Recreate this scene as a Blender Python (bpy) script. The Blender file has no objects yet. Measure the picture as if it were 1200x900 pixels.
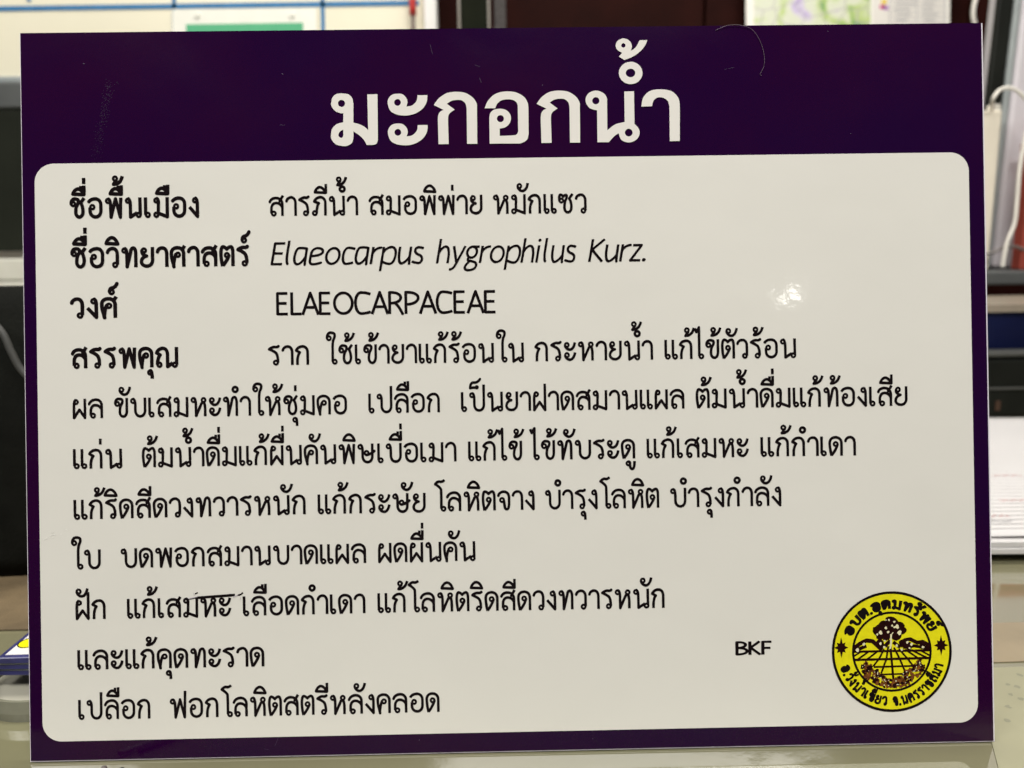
import bpy, bmesh, math, random
from mathutils import Vector, Matrix, geometry
random.seed(7)
PI = math.pi
sc = bpy.context.scene
COL = sc.collection

# ---------------------------------------------------------------- camera
TILT = math.radians(10)            # the sign leans back against its prop
SW, SH, SZ = 0.4008, 0.3008, 0.0035
cam_d = bpy.data.cameras.new('camera'); cam = bpy.data.objects.new('camera', cam_d); COL.objects.link(cam); sc.camera = cam
R3 = Matrix(((0.99981, 0.015846, -0.01133), (-0.01388, 0.1714, -0.985104), (-0.013668, 0.985074, 0.171587)))
CAM = Vector((-0.00269, -0.28847, 0.20842))
cam.matrix_world = Matrix.Translation(CAM) @ R3.to_4x4()
cam_d.sensor_width = 36; cam_d.lens = 27.0; cam_d.clip_start = 0.01; cam_d.clip_end = 60
cam_d.dof.use_dof = True; cam_d.dof.focus_distance = 0.3197; cam_d.dof.aperture_fstop = 9.5

# ---------------------------------------------------------------- light (indoors, ceiling lamps)
w = bpy.data.worlds.new('World'); sc.world = w; w.use_nodes = True
w.node_tree.nodes['Background'].inputs[0].default_value = (1.0, 0.95, 0.86, 1)
w.node_tree.nodes['Background'].inputs[1].default_value = 0.035
def area(name, loc, target, sx, sy, power, color, shape='RECTANGLE'):
    l = bpy.data.lights.new(name, 'AREA'); l.shape = shape; l.size = sx; l.size_y = sy; l.energy = power; l.color = color
    o = bpy.data.objects.new(name, l); COL.objects.link(o); o.location = loc
    o.rotation_euler = (Vector(target) - Vector(loc)).to_track_quat('-Z', 'Y').to_euler()
    return o
area('ceiling_light_front', (0.35, -1.15, 2.0), (0.05, 0, 0.1), 1.2, 0.5, 48, (1.0, 0.97, 0.92))
area('ceiling_light_side', (-1.6, -1.0, 2.0), (-0.1, 0, 0.1), 1.0, 0.5, 33, (1.0, 0.97, 0.93))
area('ceiling_light_back', (0.2, 0.45, 2.0), (0.2, 0.9, 0.1), 1.4, 0.5, 34, (1.0, 0.96, 0.88))
area('ceiling_lamp_bulb', (2.15, -5.17, 1.77), (0.11, 0.03, 0.19), 0.115, 0.065, 0.46, (1.0, 0.97, 0.9), 'ELLIPSE')
sc.view_settings.view_transform = 'Standard'; sc.view_settings.look = 'None'
sc.view_settings.exposure = 0.0; sc.view_settings.gamma = 1.0
sc.render.resolution_x = 1024; sc.render.resolution_y = 768

# ---------------------------------------------------------------- helpers
def at(px, py, Y):
    """world point on the vertical plane y = Y behind the sign, from a reading off the 1200x900 photograph"""
    d = R3 @ Vector(((px - 600) / 900, -(py - 450) / 900, -1))
    return CAM + d * ((Y - CAM.y) / d.y)
def atz(px, py, Z):
    d = R3 @ Vector(((px - 600) / 900, -(py - 450) / 900, -1))
    return CAM + d * ((Z - CAM.z) / d.z)

def srgb(r, g, b):
    f = lambda c: (c / 255 / 12.92) if c / 255 <= 0.04045 else ((c / 255 + 0.055) / 1.055) ** 2.4
    return (f(r), f(g), f(b))
def material(name, col, rough=0.5, var=0.06, scale=30, bump=0.0, bscale=200, metal=0.0, coat=0.0, spec=0.5, rvar=0.08):
    m = bpy.data.materials.new(name); m.use_nodes = True
    nt = m.node_tree; N = nt.nodes; L = nt.links; b = N['Principled BSDF']
    tc = N.new('ShaderNodeTexCoord')
    nz = N.new('ShaderNodeTexNoise'); nz.inputs['Scale'].default_value = scale; nz.inputs['Detail'].default_value = 5
    L.new(tc.outputs['Object'], nz.inputs['Vector'])
    r = N.new('ShaderNodeValToRGB'); r.color_ramp.elements[0].position = 0.3; r.color_ramp.elements[1].position = 0.7
    r.color_ramp.elements[0].color = tuple(c * (1 - var) for c in col) + (1,)
    r.color_ramp.elements[1].color = tuple(min(1, c * (1 + var)) for c in col) + (1,)
    L.new(nz.outputs['Fac'], r.inputs['Fac']); L.new(r.outputs['Color'], b.inputs['Base Color'])
    mr = N.new('ShaderNodeMapRange'); mr.inputs[3].default_value = max(0, rough - rvar); mr.inputs[4].default_value = min(1, rough + rvar)
    L.new(nz.outputs['Fac'], mr.inputs[0]); L.new(mr.outputs[0], b.inputs['Roughness'])
    b.inputs['Metallic'].default_value = metal; b.inputs['Coat Weight'].default_value = coat
    b.inputs['Coat Roughness'].default_value = 0.06; b.inputs['Specular IOR Level'].default_value = spec
    if bump:
        n2 = N.new('ShaderNodeTexNoise'); n2.inputs['Scale'].default_value = bscale; n2.inputs['Detail'].default_value = 4
        L.new(tc.outputs['Object'], n2.inputs['Vector'])
        bp = N.new('ShaderNodeBump'); bp.inputs['Strength'].default_value = bump; bp.inputs['Distance'].default_value = 0.002
        L.new(n2.outputs['Fac'], bp.inputs['Height']); L.new(bp.outputs['Normal'], b.inputs['Normal'])
    return m

def link(name, me, m=None, parent=None):
    o = bpy.data.objects.new(name, me); COL.objects.link(o)
    if m is not None and me is not None and not me.materials: me.materials.append(m)
    if parent is not None: o.parent = parent
    return o
def from_bm(name, bm, m, parent=None, smooth=False):
    me = bpy.data.meshes.new(name); bm.normal_update(); bm.to_mesh(me); bm.free()
    if smooth:
        for p in me.polygons: p.use_smooth = True
    return link(name, me, m, parent)
def empty(name, loc=(0, 0, 0), rot=(0, 0, 0)):
    o = bpy.data.objects.new(name, None); COL.objects.link(o); o.location = loc; o.rotation_euler = rot
    o.empty_display_size = 0.02
    return o
def tag(o, label=None, cat=None, group=None, kind=None):
    if label: o['label'] = label
    if cat: o['category'] = cat
    if group: o['group'] = group
    if kind: o['kind'] = kind
    return o
def box(name, lo, hi, m, parent=None, bevel=0.0, seg=2, bm=None):
    own = bm is None
    if own: bm = bmesh.new()
    g = bmesh.ops.create_cube(bm, size=1)
    for v in g['verts']:
        v.co = Vector([lo[i] + (v.co[i] + 0.5) * (hi[i] - lo[i]) for i in range(3)])
    if bevel:
        es = list({e for v in g['verts'] for e in v.link_edges})
        bmesh.ops.bevel(bm, geom=es, offset=bevel, segments=seg, affect='EDGES', profile=0.5)
    if own: return from_bm(name, bm, m, parent, smooth=False)
def tube(name, pts, r, m, parent=None, n=10, sub=6):
    P = [Vector(p) for p in pts]; Q = []
    for i in range(len(P) - 1):
        p0 = P[max(i - 1, 0)]; p1 = P[i]; p2 = P[i + 1]; p3 = P[min(i + 2, len(P) - 1)]
        for k in range(sub):
            t = k / sub
            Q.append(0.5 * ((2 * p1) + (p2 - p0) * t + (2 * p0 - 5 * p1 + 4 * p2 - p3) * t * t + (3 * p1 - p0 - 3 * p2 + p3) * t ** 3))
    Q.append(P[-1])
    bm = bmesh.new(); rings = []
    up = Vector((0.13, 0.2, 1)).normalized()
    for i, q in enumerate(Q):
        d = (Q[min(i + 1, len(Q) - 1)] - Q[max(i - 1, 0)]).normalized()
        a = d.cross(up)
        if a.length < 0.05: a = d.cross(Vector((1, 0, 0)))
        a.normalize(); b = d.cross(a)
        rings.append([bm.verts.new(q + (a * math.cos(2 * PI * k / n) + b * math.sin(2 * PI * k / n)) * r) for k in range(n)])
    for i in range(len(rings) - 1):
        for k in range(n):
            bm.faces.new((rings[i][k], rings[i][(k + 1) % n], rings[i + 1][(k + 1) % n], rings[i + 1][k]))
    bm.faces.new(rings[0]); bm.faces.new(rings[-1][::-1])
    bmesh.ops.recalc_face_normals(bm, faces=bm.faces)
    return from_bm(name, bm, m, parent, smooth=True)
def lathe(name, prof, m, parent=None, n=48, c=(0, 0, 0)):
    bm = bmesh.new(); rings = []
    for r, z in prof:
        rings.append([bm.verts.new((c[0] + r * math.cos(2 * PI * k / n), c[1] + r * math.sin(2 * PI * k / n), c[2] + z)) for k in range(n)])
    for i in range(len(rings) - 1):
        for k in range(n):
            bm.faces.new((rings[i][k], rings[i][(k + 1) % n], rings[i + 1][(k + 1) % n], rings[i + 1][k]))
    if prof[0][0] > 1e-6 and prof[0] != prof[-1]: bm.faces.new(rings[0][::-1]); bm.faces.new(rings[-1])
    bmesh.ops.remove_doubles(bm, verts=bm.verts, dist=1e-6)
    bmesh.ops.recalc_face_normals(bm, faces=bm.faces)
    return from_bm(name, bm, m, parent, smooth=False)

# ---------------------------------------------------------------- stroke lettering
# Each glyph: advance width, then strokes. A stroke is "x,y x,y ..." (corners rounded; '!' keeps one sharp),
# "o cx,cy" a letter loop, "e cx,cy,rx,ry" an ellipse, "d cx,cy,r" a dot. Unit = height of a consonant.
HEAD = "o .15,.84 ;"
G = {
'ก': (.70, ".10,0 .10,.50 .23,.64! .04,.74! .12,.945 .62,.945 .62,0"),
'ข': (.72, "o .17,.70 ; .07,.70 .05,.95 .44,.96 .45,.75 .30,.55 .30,.05 .67,.05 .67,1"),
'ค': (.71, ".16,0 .12,.22 .04,.45 .04,.95 .66,.95 .66,0 ; o .37,.60 ; .15,.05 .16,.38 .27,.62"),
'ง': (.50, "o .32,.83 ; .32,.94 .44,.94 .44,.03! .03,.50"),
'จ': (.64, ".03,.74 .06,.95 .59,.95 .59,.05 .38,.04 .35,.25 .32,.48 ; o .22,.52"),
'ช': (.76, "o .17,.70 ; .07,.70 .05,.95 .44,.96 .45,.75 .30,.55 .30,.05 .67,.05 .68,.60 .56,.76! .74,1"),
'ซ': (.80, "o .17,.66 ; .07,.66 .03,.94 .20,.97 .27,.86! .38,.98 .50,.88 .33,.55 .33,.05 .70,.05 .71,.60 .59,.76! .77,1"),
'ณ': (1.15, "o .18,.13 ; .08,.13 .09,.48 .23,.62! .04,.72! .12,.945 .60,.945 .60,.03! .86,.22 ; o .97,.12 ; 1.06,1 1.06,.13"),
'ด': (.70, ".13,0 .04,.40 .04,.95 .65,.95 .65,0 ; o .35,.60 ; .45,.58 .38,.34 .13,.02"),
'ต': (.70, ".13,0 .04,.40 .06,.98 .26,.96 .345,.85! .43,.96 .65,.98 .65,0 ; o .35,.55 ; .45,.53 .38,.32 .13,.02"),
'ท': (.78, HEAD + ".15,.94 .27,.94 .28,.03! .46,.72 .50,.96 .72,.96 .72,0"),
'น': (.84, HEAD + ".15,.94 .27,.94 .28,.03! .62,.24 ; o .70,.13 ; .77,1 .78,.14"),
'บ': (.83, HEAD + ".15,.94 .27,.94 .27,.05 .78,.05 .78,1"),
'ป': (.83, HEAD + ".15,.94 .27,.94 .27,.05 .78,.05 .78,1.38"),
'ผ': (.72, "o .19,.84 ; .19,.94 .08,.93 .08,.03! .37,.44! .66,.03! .66,1"),
'ฝ': (.72, "o .19,.84 ; .19,.94 .08,.93 .08,.03! .37,.44! .66,.03! .66,1.38"),
'พ': (.87, HEAD + ".15,.94 .27,.94 .30,.03! .54,.94! .78,.03! .81,1"),
'ฟ': (.87, HEAD + ".15,.94 .27,.94 .30,.03! .54,.94! .78,.03! .81,1.38"),
'ภ': (.76, "o .14,.13 ; .24,.13 .25,.50 .36,.64! .12,.72! .20,.945 .70,.945 .70,0"),
'ม': (.77, HEAD + ".15,.94 .27,.94 .25,.50 .24,.13 ; o .14,.13 ; .20,.22 .71,.03! .71,1"),
'ย': (.68, "o .19,.83 ; .09,.83 .05,.60 .32,.56! .06,.50 .06,.05 .62,.05 .62,1"),
'ร': (.58, ".54,1 .50,.90 .22,.96 .05,.82! .30,.72 .49,.52 .49,.13 ; o .38,.13"),
'ล': (.76, ".04,.72 .10,.95 .70,.95 .70,0 ; .70,.42 .62,.67 .12,.67 .12,.13 ; o .24,.13"),
'ว': (.57, ".03,.75 .06,.95 .52,.95 .52,.14 ; o .41,.13"),
'ศ': (.72, ".16,0 .12,.22 .04,.45 .04,.95 .66,.95 .66,0 ; o .37,.60 ; .15,.05 .16,.38 .27,.62 ; .58,.84! .72,1.05"),
'ษ': (.92, HEAD + ".15,.94 .27,.94 .27,.05 .78,.05 .78,1 ; o .48,.52 ; .45,.42 .66,.42 .92,.64"),
'ส': (.76, ".04,.72 .10,.95 .70,.90 .70,0 ; .70,.42 .62,.67 .12,.67 .12,.13 ; o .24,.13 ; .56,.76! .74,1.05"),
'ห': (.84, HEAD + ".15,.94 .27,.94 .28,.03! .59,.70 ; o .68,.83 ; .56,.64! .62,.74 .76,.66 .76,0"),
'อ': (.74, ".04,.76 .10,.95 .68,.95 .68,.05 .12,.05 .12,.52 ; o .24,.54"),
'ะ': (.64, "o .15,.82 ; .06,.78 .12,.58 .50,.58 .58,.95 ; o .15,.30 ; .06,.26 .12,.06 .50,.06 .58,.43"),
'า': (.56, ".03,.75 .06,.95 .50,.95 .50,0"),
'เ': (.34, ".06,1 .06,.13 ; o .17,.13"),
'แ': (.72, ".06,1 .06,.13 ; o .17,.13 ; .44,1 .44,.13 ; o .55,.13"),
'โ': (.58, ".54,1.60 .40,1.48 .20,1.57 .05,1.40! .34,1.22 .36,1.0 .36,.13 ; o .47,.13"),
'ใ': (.58, "o .15,1.34 ; .05,1.34 .03,1.62 .46,1.63 .46,1.38 .34,1.18 .34,.13 ; o .45,.13"),
'ไ': (.46, ".0,1.58 .08,1.38! .22,1.62! .22,.13 ; o .33,.13"),
'.': (.20, "d .09,.07,.085"),
# latin
'E': (.64, ".54,1.11 .06,1.11! .06,.05! .55,.05 ; .06,.60 .50,.60"),
'L': (.56, ".06,1.16 .06,.05! .52,.05"),
'A': (.78, ".0,0 .38,1.12! .76,0 ; .14,.38 .62,.38"),
'O': (1.00, "e .49,.58,.43,.53"),
'C': (.78, ".76,1.03 .60,1.11 .03,1.13 .03,.03 .60,.05 .76,.13"),
'R': (.74, ".06,0 .06,1.11! .60,1.13 .60,.55 .06,.55 ; .32,.55 .46,.50 .68,0"),
'P': (.70, ".06,0 .06,1.11! .66,1.13 .66,.50 .06,.48"),
'K': (.70, ".06,0 .06,1.16 ; .62,1.16 .10,.62! .66,0"),
'B': (.70, ".06,.05! .06,1.11! .56,1.13 .56,.62 .06,.60 ; .06,.60 .64,.62 .64,.04 .06,.05!"),
'F': (.60, ".06,0 .06,1.11! .56,1.11 ; .06,.58 .50,.58"),
'a': (.74, ".58,.83 .30,.90 .05,.80 .05,.04 .42,.02 .57,.40 ; .58,.84 .58,.20 .60,0"),
'e': (.72, ".07,.44 .60,.46 .62,.84 .10,.86 .05,.40 .06,.02 .40,.03 .60,.10"),
'o': (.78, "e .36,.44,.31,.40"),
'c': (.60, ".58,.78 .42,.86 .05,.84 .05,.04 .42,.02 .58,.10"),
'r': (.48, ".06,.88 .06,0 ; .06,.50 .12,.84 .44,.84"),
'p': (.76, ".06,.88 .06,-.36 ; .06,.55 .14,.84 .68,.90 .68,.04 .30,-.02 .06,.14"),
'u': (.72, ".06,.88 .06,.04 .40,.0 .58,.35 ; .58,.88 .58,.20 .62,0"),
's': (.54, ".46,.78 .30,.86 .06,.82 .08,.52 .46,.40 .46,.05 .22,.02 .03,.10"),
'h': (.72, ".06,1.25 .06,0 ; .06,.50 .14,.84 .58,.88 .58,0"),
'y': (.66, ".03,.88 .28,.02! ; .60,.88 .30,.05 .14,-.34 -.04,-.32"),
'g': (.70, "e .30,.56,.24,.28 ; .34,.84 .64,.84 ; .18,.30 .08,.14 .34,.10 .62,.02 .60,-.32 .10,-.40 .02,-.12 .22,.06"),
'i': (.32, ".06,.88 .06,0 ; d .06,1.14,.075"),
'l': (.34, ".06,1.25 .06,.04 .18,.04"),
'z': (.56, ".05,.83 .46,.83! .03,.05! .50,.05"),
' ': (.40, ""),
}
MARK = {  # width, strokes; set against the right edge of the consonant below
'ิ': (.66, ".04,1.20! .12,1.47 .50,1.50 .62,1.17! .04,1.20!"),
'ี': (.66, ".04,1.20! .12,1.45 .46,1.47 .61,1.17! .04,1.20! ; .62,1.15 .62,1.62"),
'ื': (.66, ".04,1.20! .12,1.43 .46,1.47 .61,1.17! .04,1.20! ; .62,1.15 .62,1.62 ; .45,1.36 .46,1.60"),
'ั': (.64, "o .15,1.42 ; .06,1.38 .12,1.17 .50,1.17 .60,1.57"),
'็': (.60, ".58,1.66 .46,1.46 .05,1.52 .05,1.20! .20,1.24 .34,1.22 ; d .40,1.24,.10"),
'่': (.10, ".05,1.22 .05,1.52"),
'้': (.58, "o .16,1.48 ; .24,1.42 .08,1.20! .38,1.18 .54,1.60"),
'์': (.44, "o .16,1.28 ; .07,1.30 .08,1.50 .32,1.48 .42,1.70"),
'ํ': (.30, "O .15,1.35"),
'ุ': (.30, "o .14,-.25 ; .14,-.15 .24,-.16 .24,-.56"),
'ู': (.50, "o .14,-.25 ; .14,-.15 .22,-.16 .22,-.54 .45,-.54 .45,-.13"),
}
RB = {'า': .10, 'เ': .10, 'แ': .06, 'โ': .06, 'ใ': .06, 'ไ': .08, 'ะ': .10, ' ': .0}

def smooth_path(s, dmax=0.30):
    pts = []
    for tok in s.split():
        sharp = tok.endswith('!')
        x, y = tok.rstrip('!').split(','); pts.append((Vector((float(x), float(y))), sharp))
    n = len(pts)
    if n == 2: return [pts[0][0], pts[1][0]], [False, False]
    out = [pts[0][0]]; corner = [False]
    for i in range(1, n - 1):
        p, sh = pts[i]; a = pts[i - 1][0]; b = pts[i + 1][0]
        if sh: out.append(p); corner.append(True); continue
        la = (a - p).length; lb = (b - p).length
        d = dmax
        da = min(d, la * (0.5 if i > 1 and not pts[i - 1][1] else 0.98)); db = min(d, lb * (0.5 if i < n - 2 and not pts[i + 1][1] else 0.98))
        A = p + (a - p) * (da / la); B = p + (b - p) * (db / lb)
        k = 0.78                                     # rounder than a parabola
        for j in range(7):
            t = j / 6
            c1 = A + (p - A) * k * 0.75; c2 = B + (p - B) * k * 0.75
            out.append(A * (1 - t) ** 3 + c1 * 3 * t * (1 - t) ** 2 + c2 * 3 * t * t * (1 - t) + B * t ** 3); corner.append(False)
    out.append(pts[-1][0]); corner.append(False)
    o2 = [out[0]]; c2_ = [corner[0]]
    for p, c in zip(out[1:], corner[1:]):
        if (p - o2[-1]).length > 0.004: o2.append(p); c2_.append(c)
    return o2, c2_

def stroke_polys(spec, wgt, loopw, dmax=0.30):
    """overlapping convex polygons covering every stroke of a glyph"""
    P = []
    def disc(c, r, n=14): P.append([Vector((c.x + r * math.cos(2 * PI * k / n + .1), c.y + r * math.sin(2 * PI * k / n + .1))) for k in range(n)])
    def ring(c, rx, ry, w_, n=26):
        for k in range(n):
            a, b = 2 * PI * k / n, 2 * PI * (k + 1) / n
            f = lambda t, s: Vector((c[0] + (rx + s) * math.cos(t), c[1] + (ry + s) * math.sin(t)))
            P.append([f(a, -w_ / 2), f(a, w_ / 2), f(b, w_ / 2), f(b, -w_ / 2)])
    for st in spec.split(';'):
        st = st.strip()
        if not st: continue
        if st[0] in 'oO':
            c = [float(q) for q in st[1:].split(',')]; big = st[0] == 'O'
            rr = 0.125 if big else 0.098
            ring(c, rr, rr, wgt if big and wgt < .16 else loopw, 22); continue
        if st[0] == 'e':
            c = [float(q) for q in st[1:].split(',')]; ring(c, c[2], c[3], wgt, 40); continue
        if st[0] == 'd':
            c = [float(q) for q in st[1:].split(',')]; disc(Vector(c[:2]), c[2] + (wgt - .115) * .5, 16); continue
        pts, cor = smooth_path(st, dmax); n = len(pts); h = wgt / 2
        for i in range(n - 1):
            a, b = pts[i], pts[i + 1]; d = (b - a).normalized(); nn = Vector((-d.y, d.x)) * h
            P.append([a - nn, b - nn, b + nn, a + nn])
        for j in range(1, n - 1): disc(pts[j], h, 16)
        if st.split()[-1].endswith('!'): disc(pts[-1], h, 14)
        if st.split()[0].endswith('!'): disc(pts[0], h, 14)
    return P

TRI = {}
def triangulate(key, polys):
    if key in TRI: return TRI[key]
    vs = []; fs = []
    for p in polys:
        ar = sum(p[i].x * p[(i + 1) % len(p)].y - p[(i + 1) % len(p)].x * p[i].y for i in range(len(p)))
        if abs(ar) < 1e-7: continue
        if ar < 0: p = p[::-1]
        fs.append(list(range(len(vs), len(vs) + len(p)))); vs += p
    V, E, F, oV, oE, oF = geometry.delaunay_2d_cdt(vs, [], fs, 1, 1e-5)
    T = [f for f, o in zip(F, oF) if len(o)]
    TRI[key] = ([Vector(v) for v in V], T)
    return TRI[key]
WG = {'r': (.142, .115), 'i': (.125, .1), 'b': (.180, .13), 'k': (.185, .115), 'm': (.27, .21)}
def layout(text, wt, gap=.13):
    """-> list of (char, dx, dy) and natural width"""
    out = []; x = 0; right = 0; left = 0; above = 0; tall = False; lastw = 0
    i = 0; n = len(text)
    ext = {'t': .03, 'b': .03, 'm': .08}.get(wt, 0)
    for i, ch in enumerate(text):
        if ch in MARK:
            mw = MARK[ch][0]; sh = -.22 if tall and ch not in 'ุู' else 0
            if ch in 'ิีื': dx, dy = right - mw + .02, 0; above = 1
            elif ch == 'ั': dx, dy = right - mw + .17, 0; above = 1
            elif ch == '็': dx, dy = right - mw, 0
            elif ch in 'ุู': dx, dy = right - mw + .02, 0
            elif ch == '้':
                nxt = text[i + 1] if i + 1 < n else ''
                if nxt == 'ำ': dx, dy = right - mw + .12, .36
                elif above: dx, dy = right - mw + .08, .47
                else: dx, dy = right - mw + .13, 0
            elif ch == '่':
                dx, dy = (right - mw + .02, .48) if above else (right - mw - .06, 0)
            elif ch == '์': dx, dy = right - mw + .06, 0
            out.append((ch, dx + sh, dy)); continue
        if ch == 'ำ':
            out.append(('ํ', right - .28, 0)); out.append(('า', x, 0)); lastw = G['า'][0]; right = x + lastw
            x = right + RB['า'] + ext; above = 0; tall = False; continue
        adv = G[ch][0]; out.append((ch, x, 0)); right = x + adv; lat = ch.isascii()
        x = right + (.045 if (lat and wt != 'i') else .02 if lat else RB.get(ch, gap)) + ext
        if ch in 'AL' and lat: x -= .03
        if wt == 'i' and ch in 'el': x += .02
        above = 0; tall = ch in 'ปฝฟ'
    return out, right
def text_tris(text, wt, x0, x1, H, shear=0.0):
    """triangles of a run of text fitted between x0 and x1, baseline at 0, height H (metres)"""
    items, nat = layout(text, wt); wgt, lw = WG[wt]
    V = []; F = []; sx = (x1 - x0) / nat
    for ch, dx, dy in items:
        spec = (MARK.get(ch) or G.get(ch))[1]
        if not spec: continue
        vs, fs = triangulate((ch, wt), stroke_polys(spec, wgt, lw, .6 if ch.isascii() else .30))
        b = len(V)
        for v in vs: V.append(((x0 + (v.x + dx) * sx) + shear * v.y * H, (v.y + dy) * H))
        F += [tuple(b + q for q in f) for f in fs]
    return V, F

# ---------------------------------------------------------------- materials
M = {}
def mk(name, *a, **k): M[name] = material(name, *a, **k); return M[name]
mk('wood_dark', (0.017, 0.0040, 0.0030), rough=.6, var=.35, scale=9, spec=.04)
mk('cream_board', (0.80, 0.76, 0.60), rough=.3, var=.03, scale=6)
mk('white_metal', (0.84, 0.83, 0.80), rough=.35, var=.03)
mk('tape_blue', (0.02, 0.16, 0.36), rough=.45, var=.12, scale=60)
mk('card_white', (0.80, 0.80, 0.72), rough=.5, var=.03)
mk('green_print', (0.075, 0.40, 0.20), rough=.5, var=.05)
mk('red_plastic', (0.50, 0.035, 0.03), rough=.3, var=.2, scale=90)
mk('grey_tip', (0.22, 0.17, 0.15), rough=.4)
mk('post_dark', (0.010, 0.0115, 0.007), rough=.7, var=.15, spec=.03)
mk('post_edge', (0.24, 0.22, 0.19), rough=.4, var=.1)
mk('foam', (0.05, 0.044, 0.043), rough=.9, var=.6, scale=420, bump=.4, bscale=420)
mk('paper', (0.82, 0.80, 0.74), rough=.65, var=.03, scale=12)
mk('paper_pad', (0.66, 0.645, 0.645), rough=.6, var=.02, scale=14)
mk('rule_grey', (0.36, 0.35, 0.37), rough=.6)
mk('ink_red', (0.55, 0.22, 0.22), rough=.6)
mk('ink_grey', (0.34, 0.34, 0.36), rough=.6)
mk('lilac_plastic', (0.60, 0.57, 0.60), rough=.35, var=.03)
mk('bevel_grey', (0.30, 0.33, 0.33), rough=.35, var=.08)
mk('black_plastic', (0.009, 0.010, 0.008), rough=.5, var=.3, scale=20, spec=.2)
mk('black_cloth', (0.007, 0.0075, 0.006), rough=.85, spec=.1, var=.3, scale=40, bump=.3, bscale=500)
mk('screen_grey', (0.016, 0.018, 0.013), rough=.5, var=.2, scale=7, spec=.1)
mk('cream_plastic', (0.78, 0.72, 0.60), rough=.35, var=.03)
mk('cable_white', (0.78, 0.75, 0.68), rough=.4)
mk('cable_grey', (0.16, 0.14, 0.13), rough=.4)
mk('red_brown', (0.30, 0.050, 0.032), rough=.5, var=.15, scale=20)
mk('shelf_grey', (0.085, 0.09, 0.09), rough=.45, var=.12, spec=.3)
mk('navy', (0.003, 0.006, 0.040), rough=.5, spec=.2, var=.2, scale=14)
mk('beige_lid', (0.26, 0.22, 0.17), rough=.4, var=.08)
mk('clasp', (0.24, 0.27, 0.19), rough=.4)
mk('rim_grey', (0.065, 0.066, 0.062), rough=.4)
mk('glare_grey', (0.05, 0.05, 0.047), rough=.6)
mk('desk_white', (0.66, 0.65, 0.57), rough=.45, var=.04)
mk('desk_top', (0.36, 0.35, 0.29), rough=.4, var=.05)
mk('ring_grey', (0.20, 0.20, 0.15), rough=.25, var=.2)
mk('pvc_white', (0.78, 0.74, 0.80), rough=.35, var=.03)
mk('floor_tile', (0.10, 0.085, 0.06), rough=.4, var=.12, scale=3)
mk('wall_paint', (0.50, 0.46, 0.38), rough=.8, var=.04, scale=4)
mk('blue_board', (0.035, 0.035, 0.13), rough=.35, var=.3, scale=60)
mk('orange_dot', (0.06, 0.03, 0.018), rough=.5)

def laminate(name, col, var=.03, col2=None, rough=.10, scale=40, coat=0.0, wave=1.0, spec=.5):
    """printed film under glossy laminate: faint mottling, a slightly wavy skin, fine scuffs in the gloss"""
    m = bpy.data.materials.new(name); m.use_nodes = True
    nt = m.node_tree; N = nt.nodes; L = nt.links; b = N['Principled BSDF']
    tc = N.new('ShaderNodeTexCoord')
    def noise(s, det=4, dist=0.0):
        z = N.new('ShaderNodeTexNoise'); z.inputs['Scale'].default_value = s; z.inputs['Detail'].default_value = det
        z.inputs['Distortion'].default_value = dist; L.new(tc.outputs['Object'], z.inputs['Vector']); return z
    a = noise(scale, 6); f = noise(2600, 2)
    mix = N.new('ShaderNodeMath'); mix.operation = 'ADD'; L.new(a.outputs['Fac'], mix.inputs[0])
    mm = N.new('ShaderNodeMath'); mm.operation = 'MULTIPLY'; mm.inputs[1].default_value = .5; L.new(f.outputs['Fac'], mm.inputs[0]); L.new(mm.outputs[0], mix.inputs[1])
    r = N.new('ShaderNodeValToRGB'); r.color_ramp.elements[0].position = .5; r.color_ramp.elements[1].position = 1.0
    r.color_ramp.elements[0].color = tuple(c * (1 - var) for c in col) + (1,)
    r.color_ramp.elements[1].color = tuple(min(1, c * (1 + var)) for c in col) + (1,)
    L.new(mix.outputs[0], r.inputs['Fac'])
    if col2:
        r.color_ramp.elements[1].color = col2 + (1,); r.color_ramp.elements[0].color = col + (1,); r.color_ramp.elements[0].position = .62; r.color_ramp.elements[1].position = .88
    L.new(r.outputs['Color'], b.inputs['Base Color'])
    s = noise(9, 8, .6); mr = N.new('ShaderNodeMapRange'); mr.inputs[1].default_value = .35; mr.inputs[2].default_value = .75
    mr.inputs[3].default_value = rough * .5; mr.inputs[4].default_value = rough * 1.9; L.new(s.outputs['Fac'], mr.inputs[0]); L.new(mr.outputs[0], b.inputs['Roughness'])
    b.inputs['Specular IOR Level'].default_value = spec
    b.inputs['Coat Weight'].default_value = coat; b.inputs['Coat Roughness'].default_value = .03
    n1 = noise(26, 2); n2 = noise(330, 2)
    k = N.new('ShaderNodeMath'); k.operation = 'MULTIPLY'; k.inputs[1].default_value = .05; L.new(n2.outputs['Fac'], k.inputs[0])
    s2 = N.new('ShaderNodeMath'); s2.operation = 'ADD'; L.new(n1.outputs['Fac'], s2.inputs[0]); L.new(k.outputs[0], s2.inputs[1])
    bp = N.new('ShaderNodeBump'); bp.inputs['Strength'].default_value = 1.0; bp.inputs['Distance'].default_value = .00037 * wave
    L.new(s2.outputs[0], bp.inputs['Height']); L.new(bp.outputs['Normal'], b.inputs['Normal']); L.new(bp.outputs['Normal'], b.inputs['Coat Normal'])
    return m
M['purple'] = laminate('purple_film', (0.0125, 0.0005, 0.0290), col2=(0.0215, 0.0008, 0.0240), scale=7)
M['white_film'] = laminate('white_film', (0.765, 0.752, 0.690), var=.014, scale=16)
M['ink_black'] = laminate('black_ink', (0.008, 0.005, 0.006), var=.3)
M['ink_white'] = laminate('white_ink', (0.80, 0.775, 0.72), var=.02)
M['yellow'] = laminate('yellow_ink', (0.80, 0.74, 0.012), var=.08, scale=300)
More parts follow.
